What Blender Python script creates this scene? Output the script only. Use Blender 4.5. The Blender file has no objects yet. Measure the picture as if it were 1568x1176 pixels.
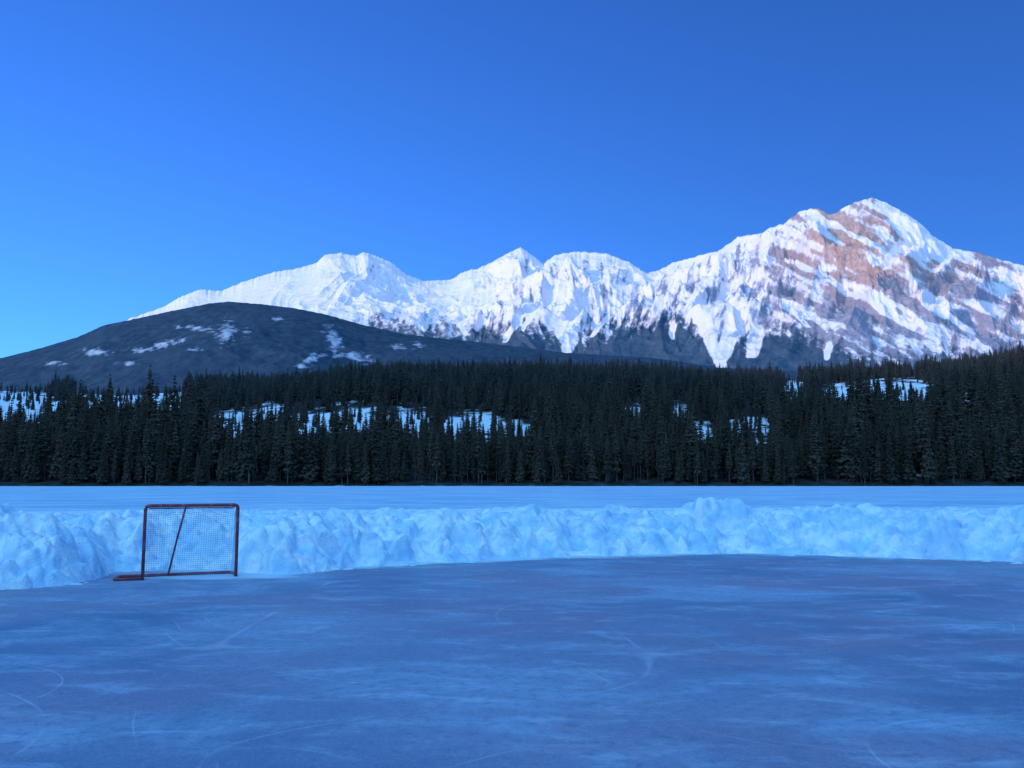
import bpy, math, random
import numpy as np
from mathutils import Vector
random.seed(3); rng=np.random.default_rng(7)
scene=bpy.context.scene
# ---------------------------------------------------------------- camera / survey helpers
FPX=1358.0; CAMH=1.66; TH=math.radians(6.2); CT,ST=math.cos(TH),math.sin(TH)
def pu(px,py):            # bearing tangent / elevation tangent of a surveyed point
    a=(np.asarray(px,float)-784)/FPX; b=(588-np.asarray(py,float))/FPX
    y=CT-b*ST; z=ST+b*CT
    return a/y, z/y
def up(u,w):
    b=(w*CT-ST)/(CT+w*ST); y=CT-b*ST
    return 784+FPX*u*y, 588-FPX*b
def gdist(px,py,h=0.0):
    u,w=pu(px,py); Y=(h-CAMH)/w
    return u*Y,Y
def prof(pts):
    p=np.array(pts,float); u,w=pu(p[:,0],p[:,1]); o=np.argsort(u)
    return lambda q: np.interp(q,u[o],w[o])
def sm(a,b,x):
    t=np.clip((x-a)/(b-a),0,1); return t*t*(3-2*t)
# ---------------------------------------------------------------- numpy noise
def _h(ix,iy,s):
    h=(ix.astype(np.int64)*374761393+iy.astype(np.int64)*668265263+s*974634777)&0xffffffff
    h=((h^(h>>13))*1274126177)&0xffffffff
    h=(h^(h>>16))
    return (h&0xffffff)/float(0xffffff)
def gn(x,y,s=0):
    x=np.asarray(x,float);y=np.asarray(y,float)
    x,y=np.broadcast_arrays(x,y)
    ix=np.floor(x);iy=np.floor(y);fx=x-ix;fy=y-iy
    def g(dx,dy):
        a=_h(ix+dx,iy+dy,s)*2*np.pi
        return np.cos(a)*(fx-dx)+np.sin(a)*(fy-dy)
    sx=fx*fx*fx*(fx*(fx*6-15)+10);sy=fy*fy*fy*(fy*(fy*6-15)+10)
    a=g(0,0)+(g(1,0)-g(0,0))*sx; b=g(0,1)+(g(1,1)-g(0,1))*sx
    return (a+(b-a)*sy)*1.5
def fbm(x,y,o=4,s=0):
    r=0;a=1.0;t=0;f=1
    for i in range(o):
        r=r+a*gn(x*f+i*7.3,y*f-i*3.1,s+i); t+=a; a*=.5; f*=2.03
    return r/t
def ridg(x,y,o=4,s=0):
    r=0;a=1.0;t=0;f=1
    for i in range(o):
        n=1-np.abs(gn(x*f+i*5.1,y*f+i*2.7,s+i))*1.6
        r=r+a*n*np.abs(n); t+=a; a*=.52; f*=2.05
    return r/t
def worley(x,y,s=0):
    ix=np.floor(x);iy=np.floor(y); F=np.full(x.shape,9.);G=np.full(x.shape,9.);C=np.zeros(x.shape)
    for dx in(-1,0,1):
        for dy in(-1,0,1):
            cx=ix+dx+_h(ix+dx,iy+dy,s);cy=iy+dy+_h(ix+dx,iy+dy,s+11)
            d=np.hypot(cx-x,cy-y); c=_h(ix+dx,iy+dy,s+23)
            m=d<F; G=np.where(m,F,np.minimum(G,d)); C=np.where(m,c,C); F=np.where(m,d,F)
    return F,G,C
# ---------------------------------------------------------------- mesh helpers
def link(o): scene.collection.objects.link(o); return o
def grid(name,X,Y,Z,mat,attrs=None,smooth=True):
    n,m=X.shape; me=bpy.data.meshes.new(name)
    co=np.stack([X,Y,Z],-1).reshape(-1,3).astype(np.float32)
    i=np.arange(n*m).reshape(n,m)
    q=np.stack([i[:-1,:-1],i[:-1,1:],i[1:,1:],i[1:,:-1]],-1).reshape(-1,4)
    me.vertices.add(n*m); me.vertices.foreach_set('co',co.ravel())
    me.loops.add(q.size); me.loops.foreach_set('vertex_index',q.ravel().astype(np.int32))
    me.polygons.add(len(q)); me.polygons.foreach_set('loop_start',(np.arange(len(q))*4).astype(np.int32))
    me.polygons.foreach_set('use_smooth',np.full(len(q),smooth))
    me.update(calc_edges=True)
    for k,v in (attrs or {}).items():
        a=me.attributes.new(k,'FLOAT','POINT'); a.data.foreach_set('value',np.clip(v,-5,5).astype(np.float32).ravel())
    me.materials.append(mat)
    return link(bpy.data.objects.new(name,me))
class M:
    def __init__(s,name,rough=.8,spec=.3):
        s.m=bpy.data.materials.new(name); s.m.use_nodes=True; s.t=s.m.node_tree; s.b=s.t.nodes['Principled BSDF']
        s.b.inputs['Roughness'].default_value=rough; s.b.inputs['Specular IOR Level'].default_value=spec
        s.co=s.t.nodes.new('ShaderNodeTexCoord').outputs['Object']
    def L(s,a,b): s.t.links.new(a,b)
    def put(s,sock,v):
        if hasattr(v,'links') or hasattr(v,'is_output'): s.L(v,sock)
        else: sock.default_value=v
    def attr(s,n):
        a=s.t.nodes.new('ShaderNodeAttribute'); a.attribute_name=n; return a.outputs['Fac']
    def noise(s,scale,det=4,stretch=(1,1,1),dist=0,rough=.55,loc=(0,0,0),rot=(0,0,0)):
        mp=s.t.nodes.new('ShaderNodeMapping'); mp.inputs['Scale'].default_value=stretch; mp.inputs['Location'].default_value=loc
        mp.inputs['Rotation'].default_value=rot
        s.L(s.co,mp.inputs[0]); n=s.t.nodes.new('ShaderNodeTexNoise'); s.L(mp.outputs[0],n.inputs['Vector'])
        n.inputs['Scale'].default_value=scale;n.inputs['Detail'].default_value=det;n.inputs['Distortion'].default_value=dist;n.inputs['Roughness'].default_value=rough
        return n.outputs['Fac']
    def ma(s,op,a,b=0.0,c=None):
        n=s.t.nodes.new('ShaderNodeMath'); n.operation=op; s.put(n.inputs[0],a); s.put(n.inputs[1],b)
        if c is not None: s.put(n.inputs[2],c)
        return n.outputs[0]
    def rng(s,v,a,b,c=0.,d=1.):
        n=s.t.nodes.new('ShaderNodeMapRange'); n.interpolation_type='SMOOTHSTEP'; s.L(v,n.inputs[0])
        for i,k in enumerate((a,b,c,d)): n.inputs[i+1].default_value=k
        return n.outputs[0]
    def mix(s,f,a,b):
        n=s.t.nodes.new('ShaderNodeMix'); n.data_type='RGBA'; s.put(n.inputs[0],f)
        for i,v in((6,a),(7,b)):
            if isinstance(v,tuple): n.inputs[i].default_value=(*v,1)
            else: s.L(v,n.inputs[i])
        return n.outputs[2]
    def col(s,v):
        if isinstance(v,tuple): s.b.inputs['Base Color'].default_value=(*v,1)
        else: s.L(v,s.b.inputs['Base Color'])
    def bump(s,h,st=.5,d=.1):
        n=s.t.nodes.new('ShaderNodeBump'); n.inputs['Strength'].default_value=st;n.inputs['Distance'].default_value=d
        s.L(h,n.inputs['Height']); s.L(n.outputs[0],s.b.inputs['Normal'])
# ---------------------------------------------------------------- materials
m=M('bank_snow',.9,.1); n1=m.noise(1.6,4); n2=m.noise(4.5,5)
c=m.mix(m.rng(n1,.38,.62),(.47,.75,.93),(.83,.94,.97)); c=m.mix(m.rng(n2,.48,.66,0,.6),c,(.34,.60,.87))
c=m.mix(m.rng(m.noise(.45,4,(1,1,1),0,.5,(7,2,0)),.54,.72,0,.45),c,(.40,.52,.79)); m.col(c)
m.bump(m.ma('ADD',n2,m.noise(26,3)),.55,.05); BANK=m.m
m=M('lake_snow',.8,.2); n1=m.noise(.10,5,(1,2.2,1)); n2=m.noise(.9,5,(1,2.5,1))
c=m.mix(m.rng(n1,.35,.68),(.26,.48,.74),(.48,.70,.88)); m.col(m.mix(m.rng(n2,.45,.72,0,.55),c,(.68,.86,.95)))
m.bump(n2,.7,.4); LAKE=m.m
m=M('ice',.55,.3)
big=m.noise(.15,4,(1,1.3,1),.6); mid=m.noise(.5,5,(.8,1.2,1),.8,.6,(4,9,0)); fin=m.noise(1.7,7,(.6,1.3,1),.7,.68,(1,2,0),(0,0,.35)); 
c=m.mix(m.rng(big,.36,.64),(.085,.165,.30),(.21,.28,.42))
c=m.mix(m.rng(mid,.45,.68,0,.7),c,(.29,.43,.63))
c=m.mix(m.rng(m.noise(.28,4,(1,1.4,1),.5,.55,(20,3,0)),.45,.62,0,.75),c,(.21,.20,.31))
c=m.mix(m.rng(fin,.48,.76,0,.65),c,(.42,.56,.76))
c=m.mix(m.rng(m.noise(9,6,(1,1,1),0,.7),.45,.70,0,.6),c,(.085,.155,.29))
c=m.mix(m.rng(m.noise(45,4,(1,1,1),0,.7,(5,5,0)),.5,.75,0,.45),c,(.42,.54,.70))
scr=None
for i,(sc,wd,lo) in enumerate([(.16,.0016,(3,1,0)),(.11,.0011,(9,5,0)),(.22,.002,(1,14,0)),(.13,.0012,(31,8,0)),(.19,.0012,(13,28,0)),(.25,.0018,(43,18,0)),(.17,.0014,(53,38,0)),(.21,.0012,(71,18,0)),(.15,.0010,(83,58,0))]):
    n=m.noise(sc,0,(1,1,1),.0,.5,lo); l=m.rng(m.ma('ABSOLUTE',m.ma('SUBTRACT',n,.5)),0,wd,1,0)
    l=m.ma('MULTIPLY',l,m.rng(m.noise(.8,3,(1,1,1),0,.6,(i*5,2,3)),.44,.68)); scr=l if scr is None else m.ma('MAXIMUM',scr,l)
c=m.mix(m.ma('MULTIPLY',scr,.34),c,(.6,.72,.85))
du=m.rng(m.ma('ADD',m.attr('dust'),m.ma('MULTIPLY',m.ma('SUBTRACT',fin,.5),1.6)),.30,1.0)
c=m.mix(m.ma('MULTIPLY',du,.9),c,(.50,.72,.88)); m.col(c)
m.put(m.b.inputs['Roughness'],m.rng(mid,.3,.7,.45,.68)); m.bump(m.ma('ADD',fin,m.noise(14,5)),.4,.03); ICE=m.m

m=M('mountain_snow_rock',.9,.1)
fn=m.noise(.012,8,(1,1,1.0),.3,.62); f2=m.noise(.045,6,(1,1,.6),.0,.65)
rk=m.ma('ADD',m.attr('rock'),m.ma('MULTIPLY',m.ma('SUBTRACT',fn,.5),1.0)); rk=m.ma('ADD',rk,m.ma('MULTIPLY',m.ma('SUBTRACT',f2,.5),.65)); rk=m.rng(rk,.34,.70)
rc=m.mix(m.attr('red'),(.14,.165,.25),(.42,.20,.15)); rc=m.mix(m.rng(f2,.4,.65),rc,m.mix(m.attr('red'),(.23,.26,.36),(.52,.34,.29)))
c=m.mix(m.ma('MULTIPLY',rk,.90),(.84,.72,.77),rc)  # pink alpenglow tint put into the snow colour
fo=m.ma('ADD',m.attr('forest'),m.ma('MULTIPLY',m.ma('SUBTRACT',f2,.5),1.5)); fo=m.rng(fo,.15,.85)
c=m.mix(m.ma('MULTIPLY',fo,.95),c,m.mix(m.rng(f2,.35,.7),(.018,.052,.092),(.042,.088,.14))); m.col(c)  # blue of the wooded slopes has distance haze mixed in
m.bump(m.ma('ADD',fn,f2),.35,16); MTN=m.m
m=M('hill_forest',.95,.05)
n1=m.noise(.03,6,(1,1,.35),0,.7); n2=m.noise(.004,4)
c=m.mix(m.rng(n1,.35,.7),(.018,.042,.072),(.042,.078,.12)); c=m.mix(m.rng(n2,.4,.65,0,.5),c,(.038,.067,.105))  # bluish base stands in for atmospheric haze
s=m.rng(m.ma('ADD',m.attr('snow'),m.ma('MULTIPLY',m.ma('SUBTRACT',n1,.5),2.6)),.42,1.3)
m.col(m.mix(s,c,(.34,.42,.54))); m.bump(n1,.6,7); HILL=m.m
m=M('forest_floor',.9,.1)
n1=m.noise(.25,5,(1,1,1),0,.6)
c=m.mix(m.rng(n1,.4,.7),(.02,.022,.025),(.05,.055,.065))  # dark colour stands in for the shade under the trees
s=m.rng(m.ma('ADD',m.attr('snow'),m.ma('MULTIPLY',m.ma('SUBTRACT',n1,.5),1.0)),.35,.65)
m.col(m.mix(s,c,(.68,.78,.90))); FLOOR=m.m
m=M('conifer_needles',.95,.05)
oi=m.t.nodes.new('ShaderNodeObjectInfo').outputs['Random']
gp=m.t.nodes.new('ShaderNodeNewGeometry'); sx=m.t.nodes.new('ShaderNodeSeparateXYZ'); m.L(gp.outputs['Position'],sx.inputs[0])
far=m.rng(sx.outputs['Y'],300,800)  # far trees paler and bluer: haze put into the needle colour
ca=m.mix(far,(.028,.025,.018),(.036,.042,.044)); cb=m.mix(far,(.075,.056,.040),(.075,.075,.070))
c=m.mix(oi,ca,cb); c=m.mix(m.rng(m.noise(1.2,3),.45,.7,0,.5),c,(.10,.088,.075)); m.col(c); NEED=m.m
m=M('bark',.95,.1); m.col(m.mix(m.rng(m.noise(3,3),.4,.6),(.07,.05,.045),(.15,.115,.10))); BARK=m.m
m=M('painted_red_steel',.45,.4); n=m.noise(9,5); m.col(m.mix(m.rng(n,.5,.7),(.26,.05,.07),(.30,.17,.20))); PIPE=m.m
m=M('net_cord',.9,.1); m.col(m.mix(m.noise(3,3),(.30,.27,.36),(.48,.45,.56))); CORD=m.m

# ---------------------------------------------------------------- lake snow ground + rink + bank
x=np.array([-30000,-3000,-300,0,300,3000,30000.]); X,Y=np.meshgrid(x,x,indexing='ij')
grid('snowy_lake_ground',X,Y,X*0,LAKE)
edge=[(-400,945),(-100,914),(0,905),(80,899),(140,888),(175,878),(240,872),(340,872),(380,877),(430,879),(480,876),(560,868),(700,860),(850,853),(1000,849),(1100,846),(1250,850),(1400,855),(1568,860),(1750,868),(2000,885)]
crest=[(-400,788),(0,791),(80,792),(150,803),(190,795),(215,790),(300,792),(400,800),(470,788),(560,789),(700,793),(800,788),(900,796),(1000,791),(1060,780),(1090,772),(1130,775),(1180,784),(1300,780),(1400,783),(1568,780),(2000,780)]
ew=prof(edge); cw=prof(crest)
def Yb(u): return -CAMH/ew(u)
us=np.linspace(-.85,.85,1600)
ds=np.concatenate([np.linspace(-.7,3.2,185),np.linspace(3.2,12,130)[1:],np.linspace(12,38,70)[1:]])
D,U=np.meshgrid(ds,us,indexing='ij'); Y=Yb(U)+D; X=U*Y
Ht=CAMH+cw(U)*(Yb(U)+1.6)
wx=.34*gn(X*2.0,Y*2.0,1);wy=.34*gn(X*2.0,Y*2.0,2)
F,G,C=worley(X*1.45+wx,Y*1.45+wy,4)
F2,G2,C2=worley(X*3.1+wx*2,Y*3.1+wy*2,8)
F3,G3,C3=worley(X*7.0+wx*2,Y*7.0+wy*2,18)
dw=D+.40*fbm(X*.7,Y*.7,4,5)+.26*(C-.5)*sm(0,.42,G-F)+.22*(C2-.5)*sm(0,.45,G2-F2)
front=sm(-.12,1.75,dw)**.75
back=1-sm(1.9,4.6+1.2*gn(X*.3,Y*.3,3),dw)*.72
H=Ht*front*back*(1+.30*gn(X*.5,Y*.4,41))
env=sm(0,.45,dw)*(1-.4*sm(4,9,D))
lump=.20*(C-.5)*sm(0,.4,G-F)+.24*(.42-F*F)+.27*(.36-F2*F2)+.12*(C2-.5)*sm(0,.42,G2-F2)+.06*(.35-F3*F3)
H=H+env*(lump+.14*fbm(X*.8,Y*.8,4,12)-.08)
# settle the snow a little so the blocks have rounded edges
for _ in range(2):
    H[1:-1,1:-1]=.5*H[1:-1,1:-1]+.125*(H[:-2,1:-1]+H[2:,1:-1]+H[1:-1,:-2]+H[1:-1,2:])
H=H+sm(4,7,D)*(.34*np.maximum(0,gn(X*.35,Y*.5,31))+.24*np.maximum(0,gn(X*.8,Y*1.0,33))+.12*np.maximum(0,gn(X*2.1,Y*2.4,35)))
H=np.where(D>5,H*(1-sm(14,37,D)),H)-.05*(1-sm(-.1,.25,dw))-.04*sm(32,37,D)
H=H+.07*sm(.6,.85,C2)*sm(-.7,-.2,dw)*(1-sm(0,.4,dw))*sm(.45,.2,F2)
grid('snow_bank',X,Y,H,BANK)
ue=np.linspace(-.85,.85,400); ye=Yb(ue)+1.0
Xi=np.stack([ue*ye, np.linspace(-24,24,400)]); Yi=np.stack([ye,np.full(400,-25.)])
t=(np.linspace(0,1,70)**2.2)[:,None]; XX=Xi[0]*(1-t)+Xi[1]*t; YY=Yi[0]*(1-t)+Yi[1]*t
dd=(ye-1.0)[None,:]-YY
gx,gy=gdist(285,886); dust=np.exp(-np.maximum(dd-.1,0)/.55)*1.1+.9*np.exp(-(((XX-gx)/1.5)**2+((YY-gy-.3)/.5)**2))
grid('ice_rink',XX,YY,np.full(XX.shape,.004),ICE,{'dust':dust})

# ---------------------------------------------------------------- forest hill
tops=[(-300,585),(0,592),(170,600),(330,590),(430,588),(540,574),(700,569),(850,569),(1000,572),(1090,580),(1200,580),(1300,572),(1450,562),(1500,556),(1568,545),(1900,540)]
tw=prof(tops); YS,YT=262.,950.
def shore(X): return YS+10*gn(X*.01,X*0+3.3,2)+5*gn(X*.035,X*0,6)
def hillz(X,Y):
    u=X/np.maximum(Y,1); s=(Y-shore(X))/(YT-YS); Hh=tw(u)*YT
    s1=np.clip(s,0,1); z=Hh*(s1*.97+.03*np.sin(s1*np.pi))
    z=z*(1-sm(1,2.1,s))
    z=z+(3.5*fbm(X*.012,Y*.012,3,8))*sm(0,.15,s)
    return z+.9*sm(-.01,.01,s)-.6
clear=[(25,620,60,25),(190,608,28,15),(250,614,40,15),(140,608,26,11),(90,625,18,9),(360,645,40,14),(415,634,24,12),(480,648,46,15),(545,640,42,18),(625,646,42,18),(700,646,28,13),(735,650,40,15),(790,656,28,10),(1040,626,18,10),(1075,662,26,15),(1145,658,34,17),(1215,592,18,9),(1290,602,34,14),(1385,604,50,21),(1340,590,22,9),(1480,612,14,10),(970,630,16,9),(1330,730,90,7),(60,735,50,5)]
CL=[]
for a,b,rx,ry in clear:
    u0,w0=pu(a,b); CL.append((float(u0),float(w0),rx*1.15/FPX,ry*1.35/FPX))
def clr(u,w,low=0.):
    r=np.zeros_like(u)
    for u0,w0,a,b in CL:
        dz=(w-w0); bb=np.where(dz<0,b+low,b)
        r=np.maximum(r,1.25-np.hypot((u-u0)/a,dz/bb)*.75)
    return r
ys=np.concatenate([np.linspace(235,300,40),np.linspace(300,560,150)[1:],np.linspace(560,980,100)[1:],np.linspace(980,1750,25)[1:]])
uu=np.linspace(-.85,.85,560); Y,U=np.meshgrid(ys,uu,indexing='ij'); X=U*Y; Z=hillz(X,Y); W=(Z-CAMH)/Y
sn=clr(U,W,8/FPX)+.7*fbm(X*.05,Y*.03,3,4)-.16
sn=np.where(W>0.004,sn,1.0*(1-sm(shore(X)-3,shore(X)+2,Y))+.15)
grid('forest_hill',X,Y,Z,FLOOR,{'snow':sn})
# trees ----
def conifer(seed,Hh,R,bare,mode=0):
    r=random.Random(seed); vs=[];fs=[];mi=[]
    n=6; lv=[(0,.16),(Hh*.5,.10),(Hh*.97,.02)]
    for z,rad in lv:
        for k in range(n): vs.append((rad*math.cos(k*2*math.pi/n),rad*math.sin(k*2*math.pi/n),z-(.6 if z==0 else 0)))
    for l in range(2):
        for k in range(n):
            fs.append((l*n+k,l*n+(k+1)%n,(l+1)*n+(k+1)%n,(l+1)*n+k)); mi.append(1)
    z=bare*Hh
    while z<Hh*.985:
        f=(z/Hh-bare)/(1-bare); 
        rad=R*((1-f)**.8)*(1.0 if f>.12 else .6+f*3.3)*r.uniform(.75,1.12)+.12
        nb=r.randint(6,8) if f<.8 else 5; off=r.random()*6.28
        for k in range(nb):
            if r.random()<.12: continue
            a=off+k*6.283/nb+r.uniform(-.25,.25); L=rad*r.uniform(.6,1.18); dr=r.uniform(.18,.45)*L*(1-f*.6)
            wd=L*r.uniform(.26,.42)+.06; ca,sa=math.cos(a),math.sin(a)
            def P(d,s,zz): return (ca*d-sa*s,sa*d+ca*s,zz)
            b=len(vs); th=.16+.12*L
            vs+= [P(0,0,z+.25),P(L*.55,wd,z-dr*.5-th*.4),P(L*.55,0,z-dr*.25+.1),P(L*.55,-wd,z-dr*.5-th*.4),P(L,0,z-dr*r.uniform(.7,1.2)),
                  P(L*.8,wd*.7,z-dr-th),P(L*.8,-wd*.7,z-dr-th)]
            for q in((0,1,2),(0,2,3),(2,1,4),(2,4,3),(1,5,4),(3,4,6)): fs.append(tuple(b+i for i in q)); mi.append(0)
        z+=Hh*.034*r.uniform(.75,1.3)
    me=bpy.data.meshes.new('conifer'); me.from_pydata(vs,[],fs); me.materials.append(NEED); me.materials.append(BARK)
    me.polygons.foreach_set('material_index',mi); me.update(); return bpy.data.objects.new('conifer',me)
col=bpy.data.collections.new('conifer_kinds')
for i,(h,R,b) in enumerate([(14,1.9,.10),(15,1.5,.22),(13,2.2,.05),(16,1.3,.35),(14,1.7,.15),(12,1.2,.3)]):
    col.objects.link(conifer(i+1,h,R,b))
N1,N2=7200,13000
y1=np.sqrt(rng.uniform(255**2,460**2,N1)); y2=np.sqrt(rng.uniform(460**2,1010**2,N2))
ty=np.concatenate([y1,y2]); tu=rng.uniform(-.76,.76,ty.size); tx=tu*ty
nb=700; bu=rng.uniform(-.76,.76,nb); by=262+rng.uniform(0,14,nb); tx=np.concatenate([tx,bu*by]);ty=np.concatenate([ty,by]);tu=tx/ty
tz=hillz(tx,ty); tW=(tz-CAMH)/ty
keep=ty>shore(tx)+2
c0=clr(tu,tW); c1=clr(tu,tW,low=48/FPX)
r=rng.random(ty.size)
keep&=~((c0>.6)&(r>.13)&(tW>.02)); keep&=~((c1>.58)&(r>.24)&(tW>.02))
sc=rng.normal(1.0,.23,ty.size).clip(.45,1.7)*(1+.15*gn(tx*.02,ty*.02,77))
px,_=up(tu,tW)
sc*=1+.40*(1-sm(300,380,px))*(rng.random(ty.size)>.8)*(ty<420)+.35*sm(1200,1330,px)*(rng.random(ty.size)>.5)*(ty<420)
sc*=np.where(ty<300,rng.uniform(.65,1.05,ty.size),1)
sc=np.where((c1>.58)&(tW>.02),np.minimum(sc,1.1)*rng.uniform(.5,.85,ty.size),sc)
ii=np.where(keep)[0]
me=bpy.data.meshes.new('pine_forest'); me.vertices.add(len(ii))
me.vertices.foreach_set('co',np.stack([tx,ty,tz-.3],-1)[ii].astype(np.float32).ravel())
a=me.attributes.new('kind','INT','POINT'); a.data.foreach_set('value',rng.integers(0,6,len(ii)).astype(np.int32))
rot=np.stack([rng.normal(0,.025,len(ii)),rng.normal(0,.025,len(ii)),rng.uniform(0,6.28,len(ii))],-1)
a=me.attributes.new('rot','FLOAT_VECTOR','POINT'); a.data.foreach_set('vector',rot.astype(np.float32).ravel())
fat=np.where(ty>460,1.25,1.0)
s3=np.stack([sc*rng.uniform(.85,1.2,ty.size)*fat,sc*rng.uniform(.85,1.2,ty.size)*fat,sc],-1)[ii]
a=me.attributes.new('scl','FLOAT_VECTOR','POINT'); a.data.foreach_set('vector',s3.astype(np.float32).ravel())
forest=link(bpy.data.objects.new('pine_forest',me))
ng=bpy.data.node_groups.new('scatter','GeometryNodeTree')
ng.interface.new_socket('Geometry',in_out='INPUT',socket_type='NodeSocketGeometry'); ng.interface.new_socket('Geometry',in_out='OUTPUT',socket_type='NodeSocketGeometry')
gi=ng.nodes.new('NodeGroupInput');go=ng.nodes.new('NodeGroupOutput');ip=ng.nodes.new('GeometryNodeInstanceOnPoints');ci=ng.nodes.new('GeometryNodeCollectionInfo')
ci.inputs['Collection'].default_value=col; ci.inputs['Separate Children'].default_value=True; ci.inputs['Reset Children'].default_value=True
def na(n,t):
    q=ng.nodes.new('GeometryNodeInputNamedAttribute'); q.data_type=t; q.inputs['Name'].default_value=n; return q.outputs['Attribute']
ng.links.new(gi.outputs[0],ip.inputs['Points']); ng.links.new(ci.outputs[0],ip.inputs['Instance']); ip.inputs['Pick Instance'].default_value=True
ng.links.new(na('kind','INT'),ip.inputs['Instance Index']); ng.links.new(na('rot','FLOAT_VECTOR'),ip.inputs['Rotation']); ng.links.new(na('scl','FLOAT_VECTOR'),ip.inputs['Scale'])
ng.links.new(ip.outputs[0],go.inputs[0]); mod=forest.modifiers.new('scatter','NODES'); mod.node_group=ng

# ---------------------------------------------------------------- dark foothill
fsil=[(-400,590),(-150,570),(0,548),(60,533),(120,515),(160,497),(200,489),(260,476),(320,464),(350,461),(400,465),(450,471),(500,481),(560,498),(620,511),(680,518),(740,524),(800,531),(860,539),(930,543),(1000,547),(1100,562),(1300,572),(1568,572),(2000,572)]
fw=prof(fsil); uu=np.linspace(-.95,.95,1000); ts=np.concatenate([np.linspace(0,1,220),np.linspace(1,1.5,25)[1:]])
T,U=np.meshgrid(ts,uu,indexing='ij'); Y=1750+1350*T; X=U*Y
Hr=fw(U)*3100; T1=np.clip(T,0,1)
Z=Hr*(T1**.85)*(1-sm(1,1.5,T)*.8)
e=np.sin(np.pi*np.clip(T,0,1))**.8
Z=Z+e*(60*fbm(X*.0025,Y*.0025,5,3)-10)+sm(0,.1,T)*(1.5*gn(X*.06,Y*.03,7))
W=Z/Y; Z=np.where(T<1,np.minimum(Z,Y*(fw(U)+.0010*gn(X*.08,Y*0,4))),Z); W=Z/Y
PX,PY=up(U,W)
sn=np.full(U.shape,-.6)
for a,b,rx,ry,an in [(347,508,15,19,.2),(250,528,32,7,-.25),(270,522,16,7,-.3),(145,538,22,7,0),(195,556,16,4,0),(85,555,16,4,0),(512,520,14,26,-.5),(540,545,34,8,.15),(480,548,24,7,-.4),(460,560,14,5,0),(375,508,10,6,0),(610,530,12,5,0),(420,487,10,4,0),(300,535,14,4,0),(215,535,20,5,0),(300,502,40,4,0.1),(640,528,10,6,0)]:
    dx=(PX-a);dy=PY-b;c_,s_=math.cos(an),math.sin(an); d=np.hypot((dx*c_+dy*s_)/rx,(-dx*s_+dy*c_)/ry)
    sn=np.maximum(sn,1.2-.75*d)
sn=sn+.8*fbm(PX*.12,PY*.22,4,5)
grid('forested_foothill',X,Y,Z,HILL,{'snow':sn*1.0})

# ---------------------------------------------------------------- mountains
sil=[(-600,640),(-200,590),(0,560),(120,525),(200,487),(250,470),(275,455),(305,443),(340,445),(370,432),(420,416),(455,411),(485,402),(497,390),(520,387),(545,391),(558,386),(575,391),(600,402),(622,420),(650,430),(690,428),(712,415),(735,410),(755,400),(775,389),(797,378),(815,390),(832,404),(850,390),(880,385),(905,386),(930,388),(965,402),(990,418),(1010,413),(1030,402),(1060,394),(1080,388),(1100,384),(1120,370),(1130,362),(1165,357),(1180,348),(1200,342),(1225,323),(1248,318),(1258,321),(1270,328),(1282,325),(1290,318),(1310,309),(1335,302),(1355,309),(1385,325),(1410,342),(1430,362),(1460,380),(1500,387),(1540,399),(1568,406),(1700,425),(2000,480)]
mw=prof(sil)
uu=np.linspace(-.80,.80,1700); ts=np.concatenate([np.linspace(0,1,460),np.linspace(1,1.35,30)[1:]])
T,U=np.meshgrid(ts,uu,indexing='ij')
pxu,_=up(uu,mw(uu))
Dr=7200-1500*sm(950,1300,pxu)
Dr=Dr[None,:]; B=3300.; Y=B+(Dr-B)*T; X=U*Y
wr=mw(U)+.0010*gn(U*160,U*0,2)+.0006*gn(U*420,U*0,5)
def blur(v,k): 
    kk=np.hanning(k); kk/=kk.sum(); return np.convolve(np.pad(v,(k//2,k//2),mode='edge'),kk,mode='valid')[:len(v)]
ws1=blur(mw(uu),61)[None,:]; ws2=blur(mw(uu),221)[None,:]
T1=np.clip(T,0,1); k1=sm(.86,1.0,T1); k2=sm(.35,.9,T1)
wsm=(ws2*(1-k2)+ws1*k2)*(1-k1)+wr*k1
Hr=wsm*Dr; zb=.11*B
Z=zb+(Hr-zb)*(T1*.85+.15*T1**3)
Z=np.where(T>1,wr*Dr-(T-1)*(Dr-B)*.9,Z)
PX0=784+FPX*U
e=np.clip(np.sin(np.pi*np.clip(T,0,1)**1.4),0,1)**.6
steep=np.interp(PX0,[0,450,540,590,650,700,760,1000,1150,1700],[.15,.18,.42,.6,.34,.6,1.0,1.1,1.2,1.2])
wx=.5*fbm(U*7,T*2.2,3,3)
sp=ridg(U*11+wx*1.6,T*1.3+wx,2,21); sp2=ridg(U*34+wx*5,T*2.6+wx*3,3,37)
iso=ridg(X/1000.+wx,Y/1000.,5,51)
fine=ridg(X/170.,Y/200.,4,61)
low=sm(.05,.5,T)
Z=Z+e*steep*(.4+.6*low)*(160*(sp-.45)+62*(sp2-.4)+255*(iso-.5)+26*(fine-.4))
lim=Y*(wr-.008*(1-T1)-.0005); kx=14.*(1.02-T1)+.5; q=np.clip((lim-Z)/kx,-60,60)
Z=np.where(T<1,lim-kx*np.log1p(np.exp(q)),Z)
W=Z/Y; PX,PY=up(U,W)
dep=(PY-up(U,wr)[1])
reg=np.interp(PX,[0,500,560,620,690,740,830,900,1000,1060,1120,1180,1250,1400,1568,1700],[-.45,-.38,-.02,-.05,.0,.12,.28,.34,.30,.34,.36,.50,.66,.60,.58,.5])
reg=reg+.08*sm(20,90,dep)
PXw=PX+10*fbm(PX/50.,PY/50.,3,95)
slant=np.interp(PX,[600,800,870,1000,1150,1400],[.35,-.1,-.35,.4,.25,-.3])
st=fbm((PXw+(PY-450)*slant)/9.,PY/42.,3,71)
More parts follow.
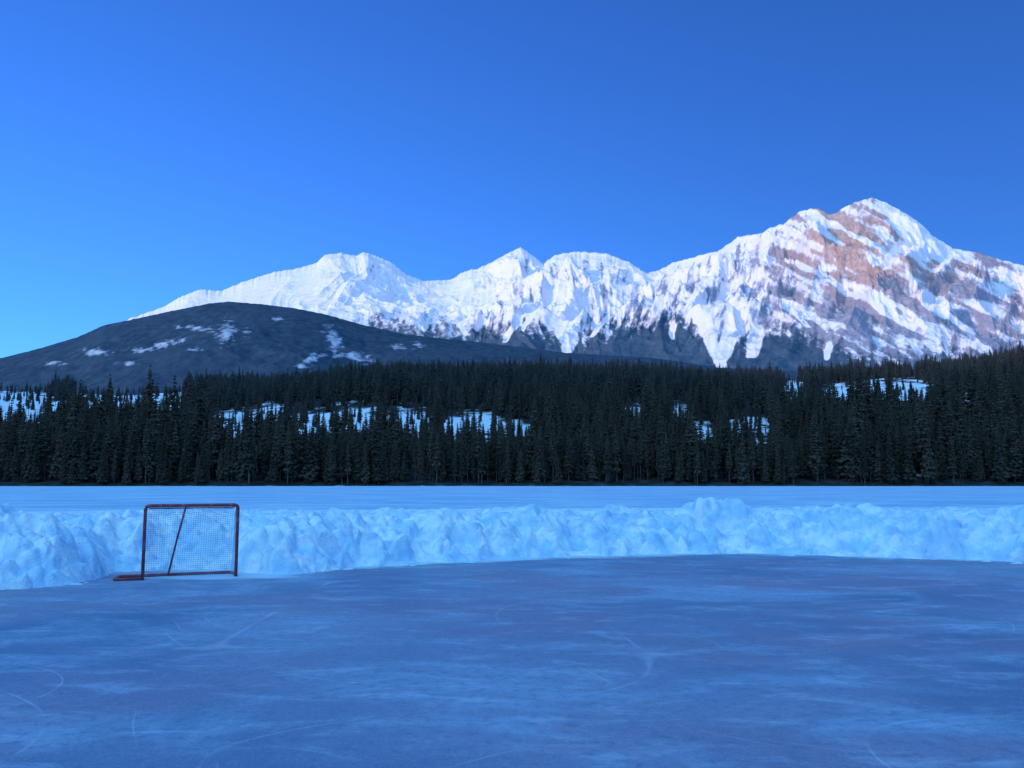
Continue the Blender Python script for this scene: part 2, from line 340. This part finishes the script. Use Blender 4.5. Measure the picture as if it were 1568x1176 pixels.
al=.5; p=(PX*math.cos(al)+PY*math.sin(al));q=(-PX*math.sin(al)+PY*math.cos(al))+6*fbm(PX/40.,PY/40.,2,99)
bd=fbm(p/110.,q/15.,3,81)
pyr=sm(1130,1220,PX)
rock=reg+.90*(1-pyr*.65)*st+1.25*pyr*bd+.35*(sp2-.4)*(1-pyr*.3)+.30*fbm(PX/34.,PY/34.,3,88)-.06
rock=rock-.40*(1-sm(3,16,dep))*(1-pyr)
rock=rock-1.3*np.exp(-((PX-(1380+(PY-320)*.78))/32.)**2)*sm(304,316,PY)*(1-sm(388,408,PY))
rock=rock+.28*np.exp(-(((PX-1310)/55.)**2+((PY-372)/40.)**2))
rock=rock+.50*np.exp(-(((PX-580)/22.)**2+((PY-408)/13.)**2))
# named snow gullies crossing the big face
def band(x0,y0,x1,y1,wd):
    L=math.hypot(x1-x0,y1-y0); tx_,ty_=(x1-x0)/L,(y1-y0)/L
    s=(PX-x0)*tx_+(PY-y0)*ty_; d=-(PX-x0)*ty_+(PY-y0)*tx_+3*gn(PX/14.,PY/14.,57)
    return np.exp(-(d/wd)**2)*sm(-8,8,s)*(1-sm(L-8,L+8,s))
for bb in [(1205,398,1275,412,6),(1275,340,1330,372,5),(1325,365,1338,410,6),(1290,430,1400,500,7),(1370,380,1350,420,4),(1290,410,1360,440,6),(1180,350,1160,420,7),(1410,455,1500,520,6),(1440,400,1500,430,5)]:
    rock=rock-.55*band(*bb)
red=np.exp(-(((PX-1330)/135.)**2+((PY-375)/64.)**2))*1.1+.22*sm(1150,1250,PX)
tl=np.interp(PX,[0,500,580,640,700,760,800,830,870,900,950,1000,1040,1075,1100,1130,1170,1230,1300,1350,1420,1480,1568,1700],
                [600,520,490,501,504,499,492,502,518,505,494,484,476,505,530,520,505,506,538,550,548,544,536,530])
fst=(PY-tl)/42.+.5+.6*st+.7*fbm(PX/9.,PY/12.,4,91)
def chute(x0,y0,x1,y1,w0,w1):
    s=np.clip((PY-y0)/(y1-y0),0,1); cx=x0+(x1-x0)*s+3*gn(PY/14.,PY*0+x0,3); wd=w0+(w1-w0)*s
    return np.exp(-((PX-cx)/wd)**4)*sm(y0-14,y0+6,PY)*(1-sm(y1-4,y1+3,PY))
for cc in [(868,440,870,542,30,7),(845,440,866,520,10,6),(1062,455,1104,562,12,8),(1130,470,1104,562,14,7),(800,478,772,524,6,4),(935,480,905,515,5,3),(1160,505,1150,548,11,9),(1205,470,1240,500,7,4),(820,470,800,505,4,3),(1270,530,1265,550,5,4),(1030,500,1030,520,5,4),(640,480,650,505,6,3),(690,480,715,512,5,3),(740,470,730,505,5,3)]:
    k=chute(*cc); fst=fst-2.2*k; rock=rock-1.0*k
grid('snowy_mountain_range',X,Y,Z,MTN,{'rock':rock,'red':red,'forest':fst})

# ---------------------------------------------------------------- unseen ridge added behind the viewer to keep the lake in shade
ph=np.radians(np.linspace(95,290,160)); rr=np.linspace(650,2600,50); R,P=np.meshgrid(rr,ph,indexing='ij')
prf=np.interp(R,[650,1600,2600],[0,1,0]); prf=prf*prf*(3-2*prf)
edg=sm(0,.35,(P-ph[0]))*sm(0,.35,ph[-1]-P)
X=R*np.sin(P);Y=R*np.cos(P); Z=prf*edg*(430+70*fbm(X/500,Y/500,4,4))-1
grid('added_shade_ridge',X,Y,Z,HILL,{'snow':.1+.5*fbm(X/300,Y/300,3,9)})

# ---------------------------------------------------------------- hockey goal
goal=bpy.data.objects.new('hockey_goal',None); link(goal)
x1,y1=gdist(218,889); x2,y2=gdist(361,883)
A=Vector((x1,y1,0)); Bp=Vector((x2,y2,0)); goal.location=(0,0,0)
ax=(Bp-A); wid=ax.length; ax.normalize(); bk=Vector((-ax.y,ax.x,0)); Hg=1.235; up_=Vector((0,0,1))
def tube(name,pts,r,mat,seg=12):
    vs=[];fs=[]; n=len(pts)
    for i,p in enumerate(pts):
        d=(pts[min(i+1,n-1)]-pts[max(i-1,0)]).normalized(); a=d.cross(Vector((.13,.31,.94)))
        if a.length<.3: a=d.cross(Vector((1,0,0)))
        a.normalize(); b=d.cross(a)
        for k in range(seg):
            t=2*math.pi*k/seg; vs.append(p+a*r*math.cos(t)+b*r*math.sin(t))
    for i in range(n-1):
        for k in range(seg): fs.append((i*seg+k,i*seg+(k+1)%seg,(i+1)*seg+(k+1)%seg,(i+1)*seg+k))
    fs.append(tuple(range(seg))[::-1]); fs.append(tuple(range((n-1)*seg,n*seg)))
    me=bpy.data.meshes.new(name); me.from_pydata([tuple(v) for v in vs],[],fs); me.materials.append(mat)
    for p in me.polygons: p.use_smooth=len(p.vertices)==4
    o=link(bpy.data.objects.new(name,me)); o.parent=goal; return o
def bend(P,Q,R_,rad,n=6):
    a=Q+(P-Q).normalized()*rad; c=Q+(R_-Q).normalized()*rad
    return [a*(1-t)**2+Q*2*t*(1-t)+c*t*t for t in [i/n for i in range(n+1)]]
pr=.029
TL=A+up_*Hg; TR=Bp+up_*Hg
front=[A+up_*.01]+bend(A,TL,TR,.07)+bend(TL,TR,Bp,.07)+[Bp+up_*.01]
tube('front_frame',front,pr,PIPE)
z0=up_*.03
LO=A-ax*.44+bk*.06; LR=A-ax*.36+bk*.55; RR=Bp+ax*.02+bk*.55
tube('base_frame',[A+z0]+bend(A+z0,LO+z0,LR+z0,.08)+bend(LO+z0,LR+z0,RR+z0,.15)+bend(LR+z0,RR+z0,Bp+z0,.15)+[Bp+z0],pr*.85,PIPE)
c0=A+ax*wid*.43+up_*Hg; c1=A+ax*wid*.28+bk*.42+up_*.03
tube('center_support',[c0,c0*.5+c1*.5+bk*.05+up_*.02,c1],.017,PIPE)
tube('top_shelf_bar',[TL+bk*.0+ax*.05-up_*.02,TL+bk*.16+ax*.08-up_*.05,TR+bk*.16-ax*.08-up_*.05,TR-ax*.05-up_*.02],.012,PIPE)
def netp(s,t):
    d=.16*min(1,t*8)+.30*t**1.2 + .05*math.sin(s*9+t*5)*t + .04*math.sin(s*23)*t
    z=Hg-.03-(Hg-.06)*t
    z-=.02*math.sin(s*14)*(1-t)
    return A+ax*(wid*(.02+.96*s))+bk*d+up_*z
vs=[];fs=[]
def cord(pts,r=.0024):
    n=len(pts); b=len(vs)
    for i,p in enumerate(pts):
        d=(pts[min(i+1,n-1)]-pts[max(i-1,0)]).normalized(); a=d.cross(Vector((.3,.5,.8))).normalized(); q=d.cross(a)
        for k in range(3):
            t=2.094*k; vs.append(tuple(p+a*r*math.cos(t)+q*r*math.sin(t)))
    for i in range(n-1):
        for k in range(3): fs.append((b+i*3+k,b+i*3+(k+1)%3,b+(i+1)*3+(k+1)%3,b+(i+1)*3+k))
NS,NT=38,32
for i in range(NS+1): cord([netp(i/NS,j/24) for j in range(25)])
for j in range(NT+1): cord([netp(i/30,j/NT) for i in range(31)])
for sd in (0,1):
    base=[A,Bp][sd]
    for k in range(1,8):
        f=k/8
        cord([(base+up_*(Hg-.03-(Hg-.06)*j/16))*(1-f)+netp(sd,j/16)*f for j in range(17)])
    for j in range(NT+1):
        t=j/NT; cord([base+up_*(Hg-.03-(Hg-.06)*t),netp(sd,t)])
me=bpy.data.meshes.new('net'); me.from_pydata(vs,[],fs); me.materials.append(CORD); o=link(bpy.data.objects.new('net',me)); o.parent=goal

# ---------------------------------------------------------------- light
SAZ=math.radians(180+48); SEL=math.radians(8)   # azimuth clockwise from +Y (behind-left)
def dirv(az,el): return Vector((math.sin(az)*math.cos(el),math.cos(az)*math.cos(el),math.sin(el)))
to=dirv(SAZ,SEL)
sd=bpy.data.lights.new('sun','SUN'); sd.energy=2.4; sd.angle=math.radians(4); sd.color=(1,.74,.72)
so=link(bpy.data.objects.new('sun',sd)); so.rotation_euler=to.to_track_quat('Z','Y').to_euler()
w=bpy.data.worlds.new('World'); scene.world=w; w.use_nodes=True; nt=w.node_tree; bg=nt.nodes['Background']
sk=nt.nodes.new('ShaderNodeTexSky'); sk.sky_type='NISHITA'; sk.sun_disc=False; sk.sun_elevation=SEL; sk.sun_rotation=-SAZ
sk.altitude=1200; sk.air_density=1.0; sk.dust_density=.3; sk.ozone_density=5
def wn(t,**k):
    n=nt.nodes.new(t)
    for a,b in k.items(): setattr(n,a,b)
    return n
mx=wn('ShaderNodeMix',data_type='RGBA',blend_type='MULTIPLY'); mx.inputs[0].default_value=1; mx.inputs[7].default_value=(.84*.160,1.18*.160,1.85*.160,1)
nt.links.new(sk.outputs[0],mx.inputs[6])
# broad pale twilight glow added to the sky on the sunrise side, brightening the foreground
tc=wn('ShaderNodeTexCoord'); vd=wn('ShaderNodeVectorMath',operation='DOT_PRODUCT'); vd.inputs[1].default_value=dirv(math.radians(212),math.radians(42))
nt.links.new(tc.outputs['Generated'],vd.inputs[0])
a=wn('ShaderNodeMath',operation='MAXIMUM'); nt.links.new(vd.outputs['Value'],a.inputs[0]); a.inputs[1].default_value=0
b=wn('ShaderNodeMath',operation='POWER'); nt.links.new(a.outputs[0],b.inputs[0]); b.inputs[1].default_value=1.6
g=wn('ShaderNodeMix',data_type='RGBA',blend_type='MULTIPLY'); g.inputs[0].default_value=1; g.inputs[6].default_value=(.52,1.18,1.65,1); nt.links.new(b.outputs[0],g.inputs[7])
ad=wn('ShaderNodeMix',data_type='RGBA',blend_type='ADD'); ad.inputs[0].default_value=1
nt.links.new(mx.outputs[2],ad.inputs[6]); nt.links.new(g.outputs[2],ad.inputs[7]); nt.links.new(ad.outputs[2],bg.inputs[0]); bg.inputs[1].default_value=1.0
# ---------------------------------------------------------------- camera
cd=bpy.data.cameras.new('camera'); cd.sensor_width=36; cd.lens=FPX/1568*36; cd.clip_start=.1; cd.clip_end=60000
co=link(bpy.data.objects.new('camera',cd)); co.location=(0,0,CAMH); co.rotation_euler=(math.radians(90)+TH,0,0); scene.camera=co
scene.view_settings.view_transform='Standard'; scene.view_settings.look='None'; scene.view_settings.exposure=0
